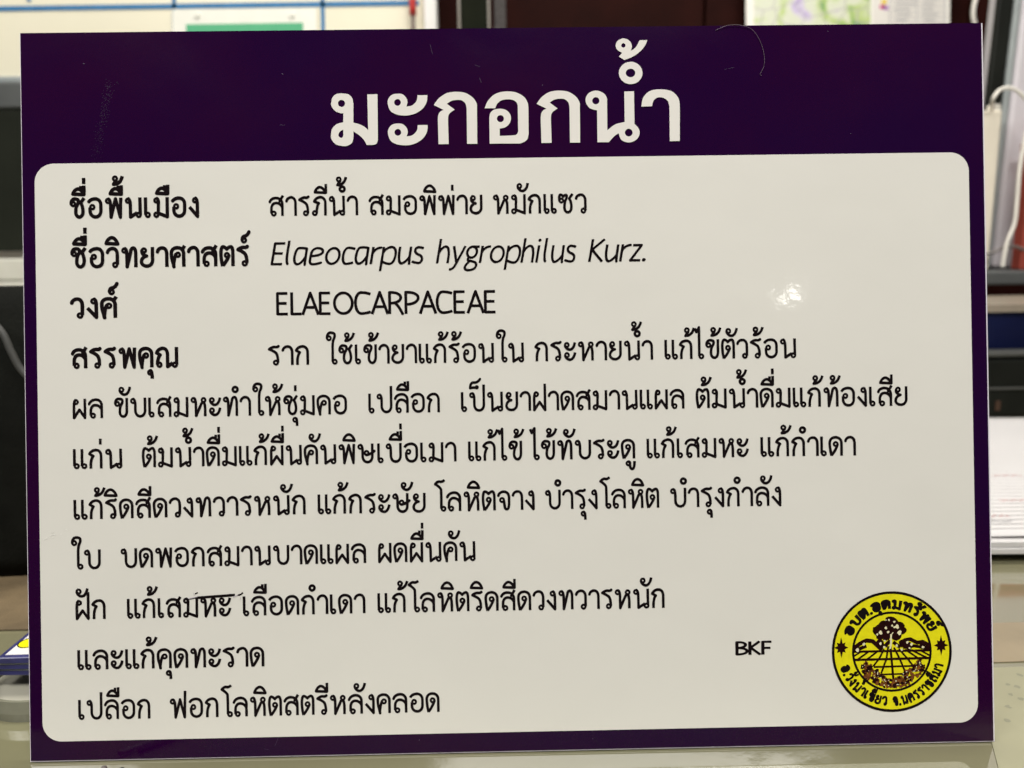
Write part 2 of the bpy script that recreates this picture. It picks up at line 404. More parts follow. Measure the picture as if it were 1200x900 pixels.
M['dark_maroon'] = laminate('maroon_ink', (0.018, 0.004, 0.004), var=.4, scale=400)
M['leaf_ink'] = laminate('leaf_ink', (0.16, 0.055, 0.014), var=.7, scale=700)
M['pale_ink'] = laminate('pale_ink', (0.80, 0.76, 0.48), var=.1, scale=400)
M['scratch'] = laminate('scratch_mark', (0.55, 0.52, 0.55), var=.1, scale=400, rough=.5)

# the table: glass laid over an olive-cream top, mottled, with faint marks showing through
def glass_table():
    m = bpy.data.materials.new('glass_over_cream'); m.use_nodes = True
    nt = m.node_tree; N = nt.nodes; L = nt.links; b = N['Principled BSDF']
    tc = N.new('ShaderNodeTexCoord')
    z = N.new('ShaderNodeTexNoise'); z.inputs['Scale'].default_value = 5; z.inputs['Detail'].default_value = 6; L.new(tc.outputs['Object'], z.inputs['Vector'])
    r = N.new('ShaderNodeValToRGB'); e = r.color_ramp.elements
    e[0].position = .32; e[0].color = (0.190, 0.186, 0.105, 1); e[1].position = .62; e[1].color = (0.235, 0.222, 0.135, 1)
    q = r.color_ramp.elements.new(.75); q.color = (0.33, 0.265, 0.185, 1)
    L.new(z.outputs['Fac'], r.inputs['Fac']); L.new(r.outputs['Color'], b.inputs['Base Color'])
    b.inputs['Roughness'].default_value = .06; b.inputs['IOR'].default_value = 1.52; b.inputs['Coat Weight'].default_value = 1.0; b.inputs['Coat IOR'].default_value = 2.1; b.inputs['Coat Roughness'].default_value = .03
    return m
M['table'] = glass_table()

# ---------------------------------------------------------------- room
TZ = 0.0023
def sheet(name, pts, m, parent=None):
    bm = bmesh.new(); bm.faces.new([bm.verts.new(p) for p in pts]); return from_bm(name, bm, m, parent)
tag(sheet('floor', [(-4, -7, -.74), (4.5, -7, -.74), (4.5, 1.9, -.74), (-4, 1.9, -.74)], M['floor_tile']), kind='structure')
tag(box('wall', (-4, 1.82, -.74), (4.5, 1.94, 2.3), M['wall_paint']), kind='structure')

t = tag(empty('table', (0.1, 0.25, 0)), 'wide glass-topped olive cream table under the purple sign', 'table')
def tb(name, lo, hi, m, bev=0.0, par=t):
    o = t.location
    return box(name, [lo[i] - o[i] for i in range(3)], [hi[i] - o[i] for i in range(3)], m, par, bev)
tb('table_top', (-1.0, -.052, TZ - .008), (1.3, 1.02, TZ), M['table'], .002)
tb('table_core', (-.99, -.045, TZ - .034), (1.29, 1.01, TZ - .0085), M['desk_top'], .002)
for sx in (-.95, 1.2):
    for sy in (-.03, .94): tb('leg', (sx, sy, -.74), (sx + .05, sy + .05, TZ - .0345), M['rim_grey'], .004)

tag(box('added_side_wall', (-2.75, -6.9, -.74), (-2.62, -3.1, 1.3), M['wall_paint']), kind='structure')  # unseen wall piece, added so its reflection lightens the sign's left border
# wooden cabinet along the back
cy = 1.42
x0 = at(440, 20, cy).x; x1 = at(1330, 20, cy).x; ztop = .95
t = tag(empty('wooden_cabinet', ((x0 + x1) / 2, cy, -.74)), 'dark red-brown wooden cabinet doors behind the top of the sign', 'cabinet')
def lb(name, lo, hi, m, bev=0.0, par=None, root=None):
    root = root or t; o = root.location
    return box(name, [lo[i] - o[i] for i in range(3)], [hi[i] - o[i] for i in range(3)], m, par or root, bev)
lb('cabinet_body', (x0, cy + .022, -.74), (x1, cy + .36, ztop), M['wood_dark'], .003)
seams = [x0, at(512, 20, cy).x, at(826, 20, cy).x, at(1136, 20, cy).x, x1]
for a, b in zip(seams[:-1], seams[1:]):
    d = lb('door', (a + .0025, cy, -.70), (b - .0025, cy + .020, ztop - .02), M['wood_dark'], .003)
    hx = (b - .05) - t.location.x
    box('handle', (hx, -.025, .55), (hx + .012, -.0005, .70), M['rim_grey'], d, .003)

# whiteboard at top left
Y = 1.10
t = tag(empty('whiteboard', (at(240, 20, Y).x, Y, at(240, 94, Y).z)), 'cream whiteboard ruled with blue tape behind the upper left of the sign', 'whiteboard')
bx0 = at(-330, 0, Y).x; bx1 = at(497, 20, Y).x; bz0 = at(10, 90, Y).z; bz1 = bz0 + .9
lb('board_surface', (bx0, Y, bz0), (bx1, Y + .012, bz1), M['cream_board'])
fr = lb('side_frame', (bx1 + .0003, Y - .012, bz0 - .004), (at(513, 20, Y).x, Y + .016, bz1), M['white_metal'], .004)
lb('bottom_frame', (bx0, Y - .008, bz0 - .012), (bx1, Y + .014, bz0 - .0003), M['bevel_grey'], .003)
def tape(x, xx, ya, yb, thick, name='tape_line'):
    A = at(x, ya, Y); B = at(xx, yb, Y); d = (B - A); d.y = 0; d.normalize(); n = Vector((-d.z, 0, d.x)) * thick / 2
    bm = bmesh.new(); vs = [A - n, B - n, B + n, A + n]
    f = [bm.verts.new((v.x - t.location.x, -.0012, v.z - t.location.z)) for v in vs]; k = [bm.verts.new((v.x - t.location.x, -.0002, v.z - t.location.z)) for v in vs]
    bm.faces.new(f); bm.faces.new(k[::-1])
    for i in range(4): bm.faces.new((f[i], k[i], k[(i + 1) % 4], f[(i + 1) % 4]))
    bmesh.ops.recalc_face_normals(bm, faces=bm.faces)
    return from_bm(name, bm, M['tape_blue'], t)
tape(-300, 491, 14.5, 3.5, .0078)
for x in (203.5, 377.5): tape(x - 2.5, x + 1.5, -180, 60, .0066)
tape(30, 34, -180, 2, .0066); tape(-300, 488, -118, -112, .0078)

# card pinned on the board
tc_ = tag(empty('notice_card', (at(290, 30, Y).x, Y - .003, at(290, 60, Y).z)), 'white card with a green band pinned to the whiteboard', 'notice')
def P(px, py, dy, root): q = at(px, py, Y + dy); return (q.x - root.location.x, q.y - root.location.y, q.z - root.location.z)
def slab(name, corners, dy, th, m, root):
    bm = bmesh.new(); f = [bm.verts.new(P(px, py, dy, root)) for px, py in corners]
    r = bmesh.ops.extrude_face_region(bm, geom=[bm.faces.new(f)])
    for v in [g for g in r['geom'] if isinstance(g, bmesh.types.BMVert)]: v.co.y += th
    bmesh.ops.recalc_face_normals(bm, faces=bm.faces)
    return from_bm(name, bm, m, root)
slab('card_sheet', [(203, 95), (372, 93), (371, 9), (202, 11)], -.004, .001, M['card_white'], tc_)
slab('green_band', [(219, 75), (356, 73), (355, 26.5), (218, 28.5)], -.0046, .0005, M['green_print'], tc_)
for mx in (231, 342):
    q = P(mx, 17, -.0052, tc_)
    bm = bmesh.new(); bmesh.ops.create_cone(bm, segments=16, radius1=.0052, radius2=.0046, depth=.002, cap_ends=True)
    bmesh.ops.rotate(bm, verts=bm.verts, matrix=Matrix.Rotation(PI / 2, 3, 'X')); bmesh.ops.translate(bm, verts=bm.verts, vec=q)
    from_bm('magnet', bm, M['card_white'], tc_)

# red marker pen clipped at the board's right edge
q = at(483, 40, Y - .02); mp = tag(empty('marker_pen', q), 'red marker with a grey tip hanging by the right edge of the whiteboard', 'marker')
a = at(482, -26, Y - .02) - q; b = at(484, 18, Y - .02) - q; c = at(484.5, 37, Y - .02) - q
tube('barrel', [a, (a + b) / 2, b], .0058, M['red_plastic'], mp, n=14, sub=2)
tube('tip', [b, (b + c) / 2, c], .0034, M['grey_tip'], mp, n=12, sub=2)

# dark post with pale trims
Y = 1.0
t = tag(empty('partition_post', (at(554, 20, Y).x, Y, -.74)), 'dark grey-green upright post with pale trims above the sign, left of centre', 'post')
pz1 = at(554, -120, Y).z + .3
px0, px1 = at(537.5, 20, Y).x, at(573.5, 20, Y).x
lb('post_panel', (px0 + .003, Y, -.74), (px1 - .003, Y + .03, pz1), M['post_dark'], .001)
lb('edge_trim', (px0 - .001, Y - .004, -.74), (px0 + .0028, Y + .032, pz1), M['post_edge'], .001)
lb('edge_trim', (px1 - .0028, Y - .004, -.74), (px1 + .001, Y + .032, pz1), M['post_edge'], .001)
fx0, fx1 = at(579, 20, Y).x, at(593, 20, Y).x
lb('foam_strip', (fx0, Y + .004, -.74), (fx1, Y + .028, pz1), M['foam'], .002)

# map poster
Y = 1.37
t = tag(empty('map_poster', (at(990, 20, Y).x, Y, at(990, 60, Y).z)), 'colourful map poster with a legend table on the dark cabinet door', 'poster')
pm = slab('poster_sheet', [(874.5, 70), (1112, 68), (1116, -150), (873, -150)], 0, .0012, M['paper'], t)
mm = bpy.data.materials.new('map_print'); mm.use_nodes = True; nt = mm.node_tree; N = nt.nodes; L = nt.links; b = N['Principled BSDF']
tc = N.new('ShaderNodeTexCoord'); z1 = N.new('ShaderNodeTexNoise'); z1.inputs['Scale'].default_value = 17; z1.inputs['Detail'].default_value = 5; z1.inputs['Distortion'].default_value = .6
mp_ = N.new('ShaderNodeMapping'); mp_.inputs['Location'].default_value = (3.37, 0, 1.9)
L.new(tc.outputs['Object'], mp_.inputs[0]); L.new(mp_.outputs[0], z1.inputs['Vector'])
r = N.new('ShaderNodeValToRGB'); r.color_ramp.elements[0].position = .30; r.color_ramp.elements[0].color = (.30, .18, .52, 1)
for p_, c_ in ((.36, (.62, .56, .72)), (.41, (.68, .70, .58)), (.52, (.66, .70, .52)), (.58, (.48, .60, .22)), (.66, (.14, .34, .10))):
    e = r.color_ramp.elements.new(p_); e.color = c_ + (1,)
r.color_ramp.elements[-1].color = (.60, .55, .10, 1)
L.new(z1.outputs['Fac'], r.inputs['Fac'])
z2 = N.new('ShaderNodeTexVoronoi'); z2.feature = 'DISTANCE_TO_EDGE'; z2.inputs['Scale'].default_value = 22; L.new(tc.outputs['Object'], z2.inputs['Vector'])
lt = N.new('ShaderNodeMath'); lt.operation = 'LESS_THAN'; lt.inputs[1].default_value = .03; L.new(z2.outputs['Distance'], lt.inputs[0])
mx = N.new('ShaderNodeMix'); mx.data_type = 'RGBA'; mx.inputs[7].default_value = (.42, .40, .42, 1); L.new(r.outputs['Color'], mx.inputs[6])
ms = N.new('ShaderNodeMath'); ms.operation = 'MULTIPLY'; ms.inputs[1].default_value = .55; L.new(lt.outputs[0], ms.inputs[0]); L.new(ms.outputs[0], mx.inputs[0]); L.new(mx.outputs[2], b.inputs['Base Color']); b.inputs['Roughness'].default_value = .45
slab('map_print', [(884, 60), (1020, 58), (1021, -130), (883, -130)], -.0005, .0004, mm, t)
M['legend'] = material('legend_paper', (0.74, 0.71, 0.66), rough=.5, var=.03)
slab('legend_sheet', [(1023, 60), (1109, 58), (1111, -130), (1024, -130)], -.0005, .0004, M['legend'], t)
bm = bmesh.new()
def rect(bm, xa, ya, xb, yb, dy):
    bm.faces.new([bm.verts.new(P(px, py, dy, t)) for px, py in ((xa, yb), (xb, yb), (xb, ya), (xa, ya))])
for i in range(24):
    y_ = 26 - i * 6.2
    rect(bm, 1042, y_, 1109, y_ + .7, -.0008)
    for k in range(2):
        xs = 1048 + random.random() * 4 + k * 32; rect(bm, xs, y_ - 3.4, xs + random.uniform(12, 26), y_ - 2.1, -.0009)
for x_ in (1042, 1074, 1107): rect(bm, x_, -126, x_ + .7, 27, -.00085)
from_bm('table_lines', bm, M['ink_grey'], t)
for i, (x_, y_, c_) in enumerate(((1036, 2, (.75, .55, .02)), (1034, 8, (.6, .1, .25)), (1038, 9, (.45, .2, .5)), (1036, -8, (.1, .3, .5)), (1036, -20, (.2, .45, .1)))):
    slab('legend_patch', [(x_ - 3, y_ + 2.5), (x_ + 3, y_ + 2.5), (x_ + 3, y_ - 2.5), (x_ - 3, y_ - 2.5)], -.0009, .0003, material('patch_%d' % i, c_, rough=.5), t)

# ---------------------------------------------------------------- right-hand clutter
Y = .80
shelf_z = at(1180, 318, Y).z; shelf_b = at(1180, 334, Y).z
sx0 = at(1080, 318, Y).x
t = tag(empty('raised_shelf', (sx0 + .2, Y, TZ)), 'low grey shelf edge behind the right side of the sign', 'shelf')
lb('shelf_board', (sx0, Y, shelf_b), (sx0 + .62, Y + .2, shelf_z), M['shelf_grey'], .003)
lb('side_support', (sx0 + .01, Y + .17, TZ), (sx0 + .03, Y + .195, shelf_b), M['black_plastic'], .001)
lb('side_support', (sx0 + .59, Y + .02, TZ), (sx0 + .61, Y + .195, shelf_b), M['black_plastic'], .001)

Y2 = .90
t = tag(empty('office_machine', (at(1220, 200, Y2).x, Y2, shelf_z)), 'tall pale lilac machine with a grey corner strip and black flank, right of the sign', 'machine')
zb = shelf_z; zt = zb + .55
cx = [at(x_, 318, Y2).x for x_ in (1136, 1154, 1162, 1335)]
lb('dark_flank', (cx[0], Y2 + .004, zb), (cx[1] - .0005, Y2 + .014, zt), M['black_plastic'], .003)
lb('bevel', (cx[1], Y2 + .002, zb), (cx[2] - .0004, Y2 + .02, zt), M['bevel_grey'], .004)
lb('casing', (cx[2], Y2, zb), (cx[3], Y2 + .09, zt), M['lilac_plastic'], .006)

Y3 = .865
q0 = at(1150, 129, Y3); q1 = at(1177, 129, Y3)
t = tag(empty('power_adapter', ((q0.x + q1.x) / 2, Y3, shelf_z)), 'slim cream power strip standing against the lilac machine', 'power strip')
lb('adapter_body', (q1.x - .041, Y3, shelf_z), (q1.x - .002, Y3 + .022, q0.z), M['cream_plastic'], .003)
q = at(1166, 122, Y3 + .01); lb('cable_socket', (q.x - .008, Y3 + .003, q0.z - .001), (q.x + .006, Y3 + .018, q0.z + .009), M['cable_white'], .002)
def cable(name, pts, r, m, label, cat='cable', sub=8):
    P_ = [at(*p) for p in pts]; b = P_[0]; o = tube(name, [p - b for p in P_], r, m, None, sub=sub); o.location = b
    return tag(o, label, cat)
Yc = .845
cable('power_cable', [(1163, 127, Yc + .02), (1163.5, 117, Yc), (1171, 106, Yc), (1183, 103, Yc), (1195, 109, Yc), (1209, 126, Yc), (1218, 160, Yc), (1220, 220, Yc), (1222, 300, Yc)], .0026, M['cable_white'], 'white cable arching over the top of the cream power strip')
cable('charging_cable', [(1210, 120, .835), (1202, 160, .835), (1195, 200, .835), (1192, 235, .835), (1189, 262, .835), (1181, 282, .835), (1177, 300, .835), (1175, 313, .835)], .0028, M['cable_white'], 'white cable running down in front of the red-brown box')
cable('network_cable', [(1120, 285, .855), (1150, 297, .855), (1163, 296, .85), (1176, 290, .85), (1190, 289, .85), (1200, 292, .85), (1240, 296, .85)], .0022, M['cable_grey'], 'thin grey cable crossing low behind the white cable')
cable('door_cable', [(1152, -40, .98), (1147, -12, .98), (1142, 4, .98), (1140.5, 18, .98), (1143, 34, .98), (1146, 70, .98), (1150, 200, .99)], .0034, M['cable_white'], 'bent white cable hanging in front of the cabinet above the upper right corner')

Y4 = .842
t = tag(empty('red_box', (at(1215, 300, Y4).x, Y4 + .01, shelf_z)), 'red-brown box at the far right edge on the grey shelf', 'box')
q = at(1199, 316, Y4)
rb = lb('box_body', (q.x, Y4 + .008, shelf_z), (q.x + .16, Y4 + .03, at(1200, 178, Y4).z), M['red_brown'], .003)
lb('box_lid', (q.x - .002, Y4 + .006, at(1200, 178, Y4).z + .0004), (q.x + .162, Y4 + .032, at(1200, 165, Y4).z), M['red_brown'], .003)

bpy.data.objects['office_machine'].rotation_euler.y = .028
# black bin and navy tub below the shelf
Y5 = .60
bz = at(1180, 412, Y5).z
q = at(1120, 470, Y5)
t = tag(empty('black_bin', (q.x + .15, Y5, TZ)), 'black box with a grey rim under the navy tub right of the sign', 'box')
lb('bin_body', (q.x, Y5 + .004, TZ), (q.x + .34, Y5 + .17, bz - .007), M['black_plastic'], .006)
lb('bin_rim', (q.x - .003, Y5, bz - .0068), (q.x + .343, Y5 + .174, bz), M['rim_grey'], .003)
lb('bin_rib', (q.x + .003, Y5 + .001, at(1190, 455, Y5).z - .002), (q.x + .34, Y5 + .0038, at(1190, 455, Y5).z + .001), M['rim_grey'], .0008)
qq = at(1171, 476, Y5); lb('orange_mark', (qq.x - .003, Y5 + .002, qq.z - .006), (qq.x + .003, Y5 + .0036, qq.z + .006), M['orange_dot'], .0005)
Y6 = .615
c6 = at(1205, 364, Y6); rz0 = bz + .0002; rz1 = at(1175, 366, Y6).z; rz2 = at(1175, 357, Y6).z
t = tag(empty('navy_tub', (c6.x + .02, Y6 + .075, rz0)), 'navy blue tub with a beige lid and pale green clasp on the black box', 'tub')
def roundslab(name, cx_, cy_, hx, hy, r, z0, z1, m, root, n=8, taper=1.0):
    bm = bmesh.new(); o = root.location
    def loop(z, s):
        vs = []
        for qx, qy, a0 in ((1, 1, 0), (-1, 1, 90), (-1, -1, 180), (1, -1, 270)):
            for k in range(n + 1):
                a = math.radians(a0 + 90 * k / n)
                vs.append(bm.verts.new((cx_ - o.x + s * (qx * (hx - r) + r * math.cos(a)), cy_ - o.y + s * (qy * (hy - r) + r * math.sin(a)), z - o.z)))
        return vs
    A = loop(z0, taper); B = loop(z1, 1.0); k = len(A)
    for i in range(k): bm.faces.new((A[i], A[(i + 1) % k], B[(i + 1) % k], B[i]))
    bm.faces.new(A[::-1]); bm.faces.new(B)
    return from_bm(name, bm, m, root)
tx, ty = c6.x + .03, Y6 + .08
roundslab('tub_body', tx, ty, .118, .076, .05, rz0, rz1, M['navy'], t, taper=.94)
roundslab('tub_lid', tx, ty, .123, .081, .053, rz1 + .0003, rz2, M['beige_lid'], t)
qc = at(1168, 369, Y6 + .03)
lb('clasp', (qc.x - .006, Y6 + .012, at(1168, 380, Y6).z), (qc.x + .007, Y6 + .032, at(1168, 361, Y6).z), M['clasp'], .003)

# pad of ruled paper with red handwriting
PW, PL, PT = .30, .37, .0085
fo = tag(empty('shadow_underlay', (0.46, 0.37, TZ)), 'dark folder added for the shadow under the pad of ruled paper', 'underlay')
box('underlay_sheet', (-.14, -.178, .0), (.14, .17, .0060), M['black_plastic'], fo, .001)  # black sheet added to give the dark shadow gap below the pad
PZ = TZ + .0062
pad = tag(empty('paper_pad', (0.452, 0.362, PZ), (0, 0, math.radians(-2))), 'thick pad of ruled white paper with faint red handwriting on the table', 'paper pad')
for k in range(2):
    z0 = k * PT / 2; dx = random.uniform(-.0015, .0015)
    box('page_block', (-PW / 2 + dx, -PL / 2 + .001 * k, z0 + .0001), (PW / 2 + dx, PL / 2 - .001 * k, z0 + PT / 2 - .0001), M['paper_pad'], pad, .0004, 1)
bm = bmesh.new(); nx, ny = 14, 20
def topz(u, v): return PT + .0006 + .010 * max(0, .55 - u) ** 2 * max(0, v) + .0015 * math.sin(3 * u + 2 * v)
gr = [[bm.verts.new((-PW / 2 + PW * i / nx, -PL / 2 + .006 + (PL - .008) * j / ny, topz(i / nx, j / ny) + .0006)) for i in range(nx + 1)] for j in range(ny + 1)]
for j in range(ny):
    for i in range(nx): bm.faces.new((gr[j][i], gr[j][i + 1], gr[j + 1][i + 1], gr[j + 1][i]))
r = bmesh.ops.extrude_face_region(bm, geom=bm.faces[:])
for v in [g for g in r['geom'] if isinstance(g, bmesh.types.BMVert)]: v.co.z += .0004
bmesh.ops.recalc_face_normals(bm, faces=bm.faces)
from_bm('top_page', bm, M['paper_pad'], pad, smooth=True)
bm = bmesh.new()
def strip(bm, xa, xb, y, wd, wob=0, n=16, dz=.0003):
    ps = []
    for i in range(n + 1):
        x = xa + (xb - xa) * i / n; u = (x + PW / 2) / PW; v = (y + PL / 2) / PL; zz = topz(u, v) + .0010 + dz
        yy = y + wob * math.sin(i * 2.1 + y * 900) + wob * .7 * math.sin(i * 5.3)
        ps.append((bm.verts.new((x, yy - wd / 2, zz)), bm.verts.new((x, yy + wd / 2, zz))))
    for i in range(n): bm.faces.new((ps[i][0], ps[i + 1][0], ps[i + 1][1], ps[i][1]))
for k in range(42): strip(bm, -PW / 2 + .002, PW / 2 - .002, -PL / 2 + .018 + k * .0082, .0008)
from_bm('ruled_line', bm, M['rule_grey'], pad)['kind'] = 'stuff'
bm = bmesh.new()
for yy in (.041, .0735, .136):
    for k in range(9):
        xs = -PW / 2 + .004 + k * .031; strip(bm, xs, xs + random.uniform(.017, .026), -PL / 2 + yy, .0009, .0016, 22, .0006)
from_bm('handwriting', bm, M['ink_red'], pad)['kind'] = 'stuff'
bm = bmesh.new(); strip(bm, -.139, -.10, -PL / 2 + .031, .0008, .0008, 10, .0006); from_bm('scribble', bm, M['ink_grey'], pad)

# paper sheet on the glass near the right corner, and a painted peach reflection
def slip(name, pts, th, m, label, cat):
    P_ = [atz(px_, py_, TZ) for px_, py_ in pts]; c_ = sum(P_, Vector()) / len(P_)
    o = empty(name, (c_.x, c_.y, TZ)); tag(o, label, cat)
    bm = bmesh.new(); f = bm.faces.new([bm.verts.new((p.x - c_.x, p.y - c_.y, .0002)) for p in P_])
    e_ = bmesh.ops.extrude_face_region(bm, geom=[f])
    for v in [g for g in e_['geom'] if isinstance(g, bmesh.types.BMVert)]: v.co.z += th
    bmesh.ops.recalc_face_normals(bm, faces=bm.faces)
    from_bm('sheet', bm, m, o); return o, c_
mk('pale_slip', (0.31, 0.300, 0.195), rough=.07, var=.05, scale=30, rvar=.03); mk('peach_reflection', (0.29, 0.235, 0.150), rough=.07, var=.12, scale=25, rvar=.03); mk('faint_mark', (0.24, 0.235, 0.16), rough=.1, rvar=.02)
o, c_ = slip('printed_sheet', [(1176, 925), (1330, 915), (1300, 779), (1140, 784)], .0003, M['pale_slip'], 'pale olive printed sheet with faint marks beside the lower right corner', 'paper')
bm = bmesh.new()
for px_, py_ in ((1181, 803), (1184, 815), (1181, 829), (1179, 845), (1195, 792), (1192, 806), (1196, 820)):
    p = atz(px_, py_, TZ) - c_
    bm.faces.new([bm.verts.new((p.x + random.uniform(.0008, .0019) * math.cos(k * PI / 4), p.y + random.uniform(.0008, .0018) * math.sin(k * PI / 4), .00056)) for k in range(8)])
from_bm('print_marks', bm, M['faint_mark'], o)['kind'] = 'stuff'
slip('peach_reflection_patch', [(1040, 781), (1320, 772), (1300, 728), (1050, 733)], .0003, M['peach_reflection'], 'peach coloured painted reflection between the printed sheet and the paper pad', 'paper')

# ---------------------------------------------------------------- left-hand clutter
Yd = 1.0
zt = at(10, 303, Yd).z; zb_ = at(10, 338, Yd).z
t = tag(empty('side_desk', (at(-120, 320, Yd).x, Yd + .2, -.74)), 'white desk edge showing at the left side of the sign', 'desk')
dx0, dx1 = at(-420, 320, Yd).x, at(120, 320, Yd).x
lb('desk_top', (dx0, Yd + .03, zb_ + .012), (dx1, Yd + .55, zt), M['desk_white'], .003)
lb('front_rail', (dx0 + .002, Yd + .032, zb_ - .004), (dx1 - .002, Yd + .05, zb_ + .0115), M['desk_white'], .003)
for a in (dx0 + .03, dx1 - .06): lb('leg', (a, Yd + .08, -.74), (a + .03, Yd + .11, zb_ - .0045), M['rim_grey'], .003)
lb('leg', (dx0 + .03, Yd + .48, -.74), (dx0 + .06, Yd + .51, zb_ + .0115), M['rim_grey'], .003)
lb('leg', (dx1 - .06, Yd + .48, -.74), (dx1 - .03, Yd + .51, zb_ + .0115), M['rim_grey'], .003)
Ym = 1.07
t = tag(empty('monitor', (at(-80, 300, Ym).x, Ym, zt)), 'dark grey monitor on the white desk left of the sign', 'monitor')
ma, mb = at(-330, 200, Ym).x, at(110, 200, Ym).x; mz0 = zt + .012; mz1 = at(10, 98, Ym).z - .01
lb('screen', (ma + .01, Ym, mz0), (mb - .01, Ym + .02, at(10, 128, Ym).z), M['screen_grey'], .002)
lb('top_bezel', (ma, Ym - .003, at(10, 127, Ym).z + .0003), (mb, Ym + .022, mz1 + .012), M['shelf_grey'], .003)
lb('stand', ((ma + mb) / 2 - .05, Ym + .005, zt + .0002), ((ma + mb) / 2 + .05, Ym + .05, mz0 - .0003), M['black_plastic'], .002)

mk('brown_cloth', (0.16, 0.115, 0.06), rough=.8, var=.3, scale=25, bump=.4, bscale=300)
t = tag(empty('brown_mat', (-.43, .30, TZ)), 'brown cloth mat under the black bag at the left', 'mat')
box('mat_sheet', (-.20, -.185, .0001), (.25, .185, .0016), M['brown_cloth'], t, .0005, 1)
Yb = .185
t = tag(empty('black_bag', (at(-60, 600, Yb).x, Yb + .032, TZ + .0018)), 'black bag with painted slanting grey strap standing left of the sign', 'bag')
bx_a, bx_b = at(-230, 500, Yb).x, at(95, 500, Yb).x; bz1_ = at(10, 343, Yb).z
bm = bmesh.new(); nx, nz = 18, 14
rows = []
for j in range(nz + 1):
    v = j / nz; z_ = TZ + .0005 + (bz1_ - TZ) * v; dep = .035 + .012 * math.sin(PI * v) - .010 * v
    ring_ = []
    for i in range(28):
        a = 2 * PI * i / 28; ex = abs(math.cos(a)) ** .35 * (1 if math.cos(a) >= 0 else -1); ey = abs(math.sin(a)) ** .5 * (1 if math.sin(a) >= 0 else -1)
        sag = .004 * math.cos(a * 3 + v * 5); tuck = 1 - .07 * (1 - min(1, v * 6)) - .05 * max(0, v - .88) / .12
        ring_.append(bm.verts.new(((bx_b - bx_a) / 2 * ex * tuck, (dep + sag) * ey * tuck, z_ - TZ)))
    rows.append(ring_)
for j in range(nz):
    for i in range(28): bm.faces.new((rows[j][i], rows[j][(i + 1) % 28], rows[j + 1][(i + 1) % 28], rows[j + 1][i]))
bm.faces.new(rows[0][::-1]); bm.faces.new(rows[-1])
t.location.x = (bx_a + bx_b) / 2
from_bm('bag_body', bm, M['black_cloth'], t, smooth=True)
sp = []  # slanting glare on the black surface, built as a thin grey tube
for px_, py_, dy in ((-60, 348, -.012), (-30, 362, -.016), (0, 386, -.018), (13, 412, -.019), (24, 432, -.019), (40, 448, -.019), (58, 456, -.018)):
    q = at(px_, py_, Yb + dy); sp.append((q.x - t.location.x, q.y - t.location.y, q.z - t.location.z))
tube('glare', sp, .0021, M['glare_grey'], t, n=8)

# stack of spare signs lying flat, front edges blue-purple, top one white with a yellow emblem
SZ0 = TZ + .0097
q = atz(-9, 771, SZ0 + .0107)
t = tag(empty('sign_stack', (0, 0, 0)), None, None); COL.objects.unlink(t); bpy.data.objects.remove(t)
for k in range(3):
    lab = ('flat spare sign at the bottom of the small stack left of the purple sign', 'flat spare sign in the middle of the small stack left of the purple sign', 'flat white spare sign with a yellow emblem, topmost of the small stack')[k]
    z0 = SZ0 + k * .0036; r_ = empty('spare_sign', (q.x - .001 + .0012 * (k - 1) + .15, q.y + .11 + .0012 * k, z0), (0, 0, math.radians(-1.0 + k * .9)))
    tag(r_, lab, 'sign', 'spare signs stacked flat on the table')
    box('board', (-.15, -.11, 0), (.15, .11, .0032), M['blue_board'] if k < 2 else M['blue_board'], r_, .0004, 1)
    if k == 2:
        box('white_panel', (-.1475, -.1075, .00325), (.1475, .1075, .0034), M['paper_pad'], r_)
        e_ = atz(26, 751, z0 + .0035) - r_.location
        lathe('emblem', [(0, .0034), (.0052, .0034), (.0052, .00355), (0, .00355)], M['yellow'], r_, 32, (e_.x + .0035, e_.y, 0))
        lathe('emblem_ring', [(.0047, .00356), (.0052, .00356), (.0052, .0037), (.0047, .0037), (.0047, .00356)], M['ink_black'], r_, 32, (e_.x + .0035, e_.y, 0))
    else:
        box('edge_band', (-.1501, -.1102, .0028), (.1501, -.1095, .0034), M['bevel_grey'], r_)

q = atz(74, 797, TZ)
t = tag(empty('round_tin', (q.x, q.y, TZ)), 'flat round grey rimmed tin under the small stack of spare signs', 'tin')
lathe('rim', [(.031, 0), (.0345, 0), (.0350, .004), (.0340, .0095), (.0325, .0095), (.031, .004), (.031, 0)], M['ring_grey'], t, 72)
lathe('dish', [(0, .001), (.0305, .001), (.0305, .002), (0, .002)], M['desk_top'], t, 48)

# two cables coming out from under the sign's lower left
for k, (pts, m_, lab) in enumerate(((
    [(118, 915), (122, 900), (128, 888), (137, 872), (150, 850)], 'cable_grey', 'olive grey cable coming out under the lower left corner of the sign'),
    ([(138, 917), (143, 902), (150, 889), (160, 873), (172, 850)], 'black_plastic', 'black cable beside the grey one under the lower left of the sign'))):
    pw = [atz(px_, py_, TZ + .0019) for px_, py_ in pts]
    pw = [p for p in pw if p.y < -.0015]
    pw = [pw[0] + (pw[0] - pw[1]) * 3] + pw
    b0 = pw[0].copy(); o = tube('thin_cable', [p - b0 for p in pw], .0012, M[m_]); o.location = b0; tag(o, lab, 'cable')

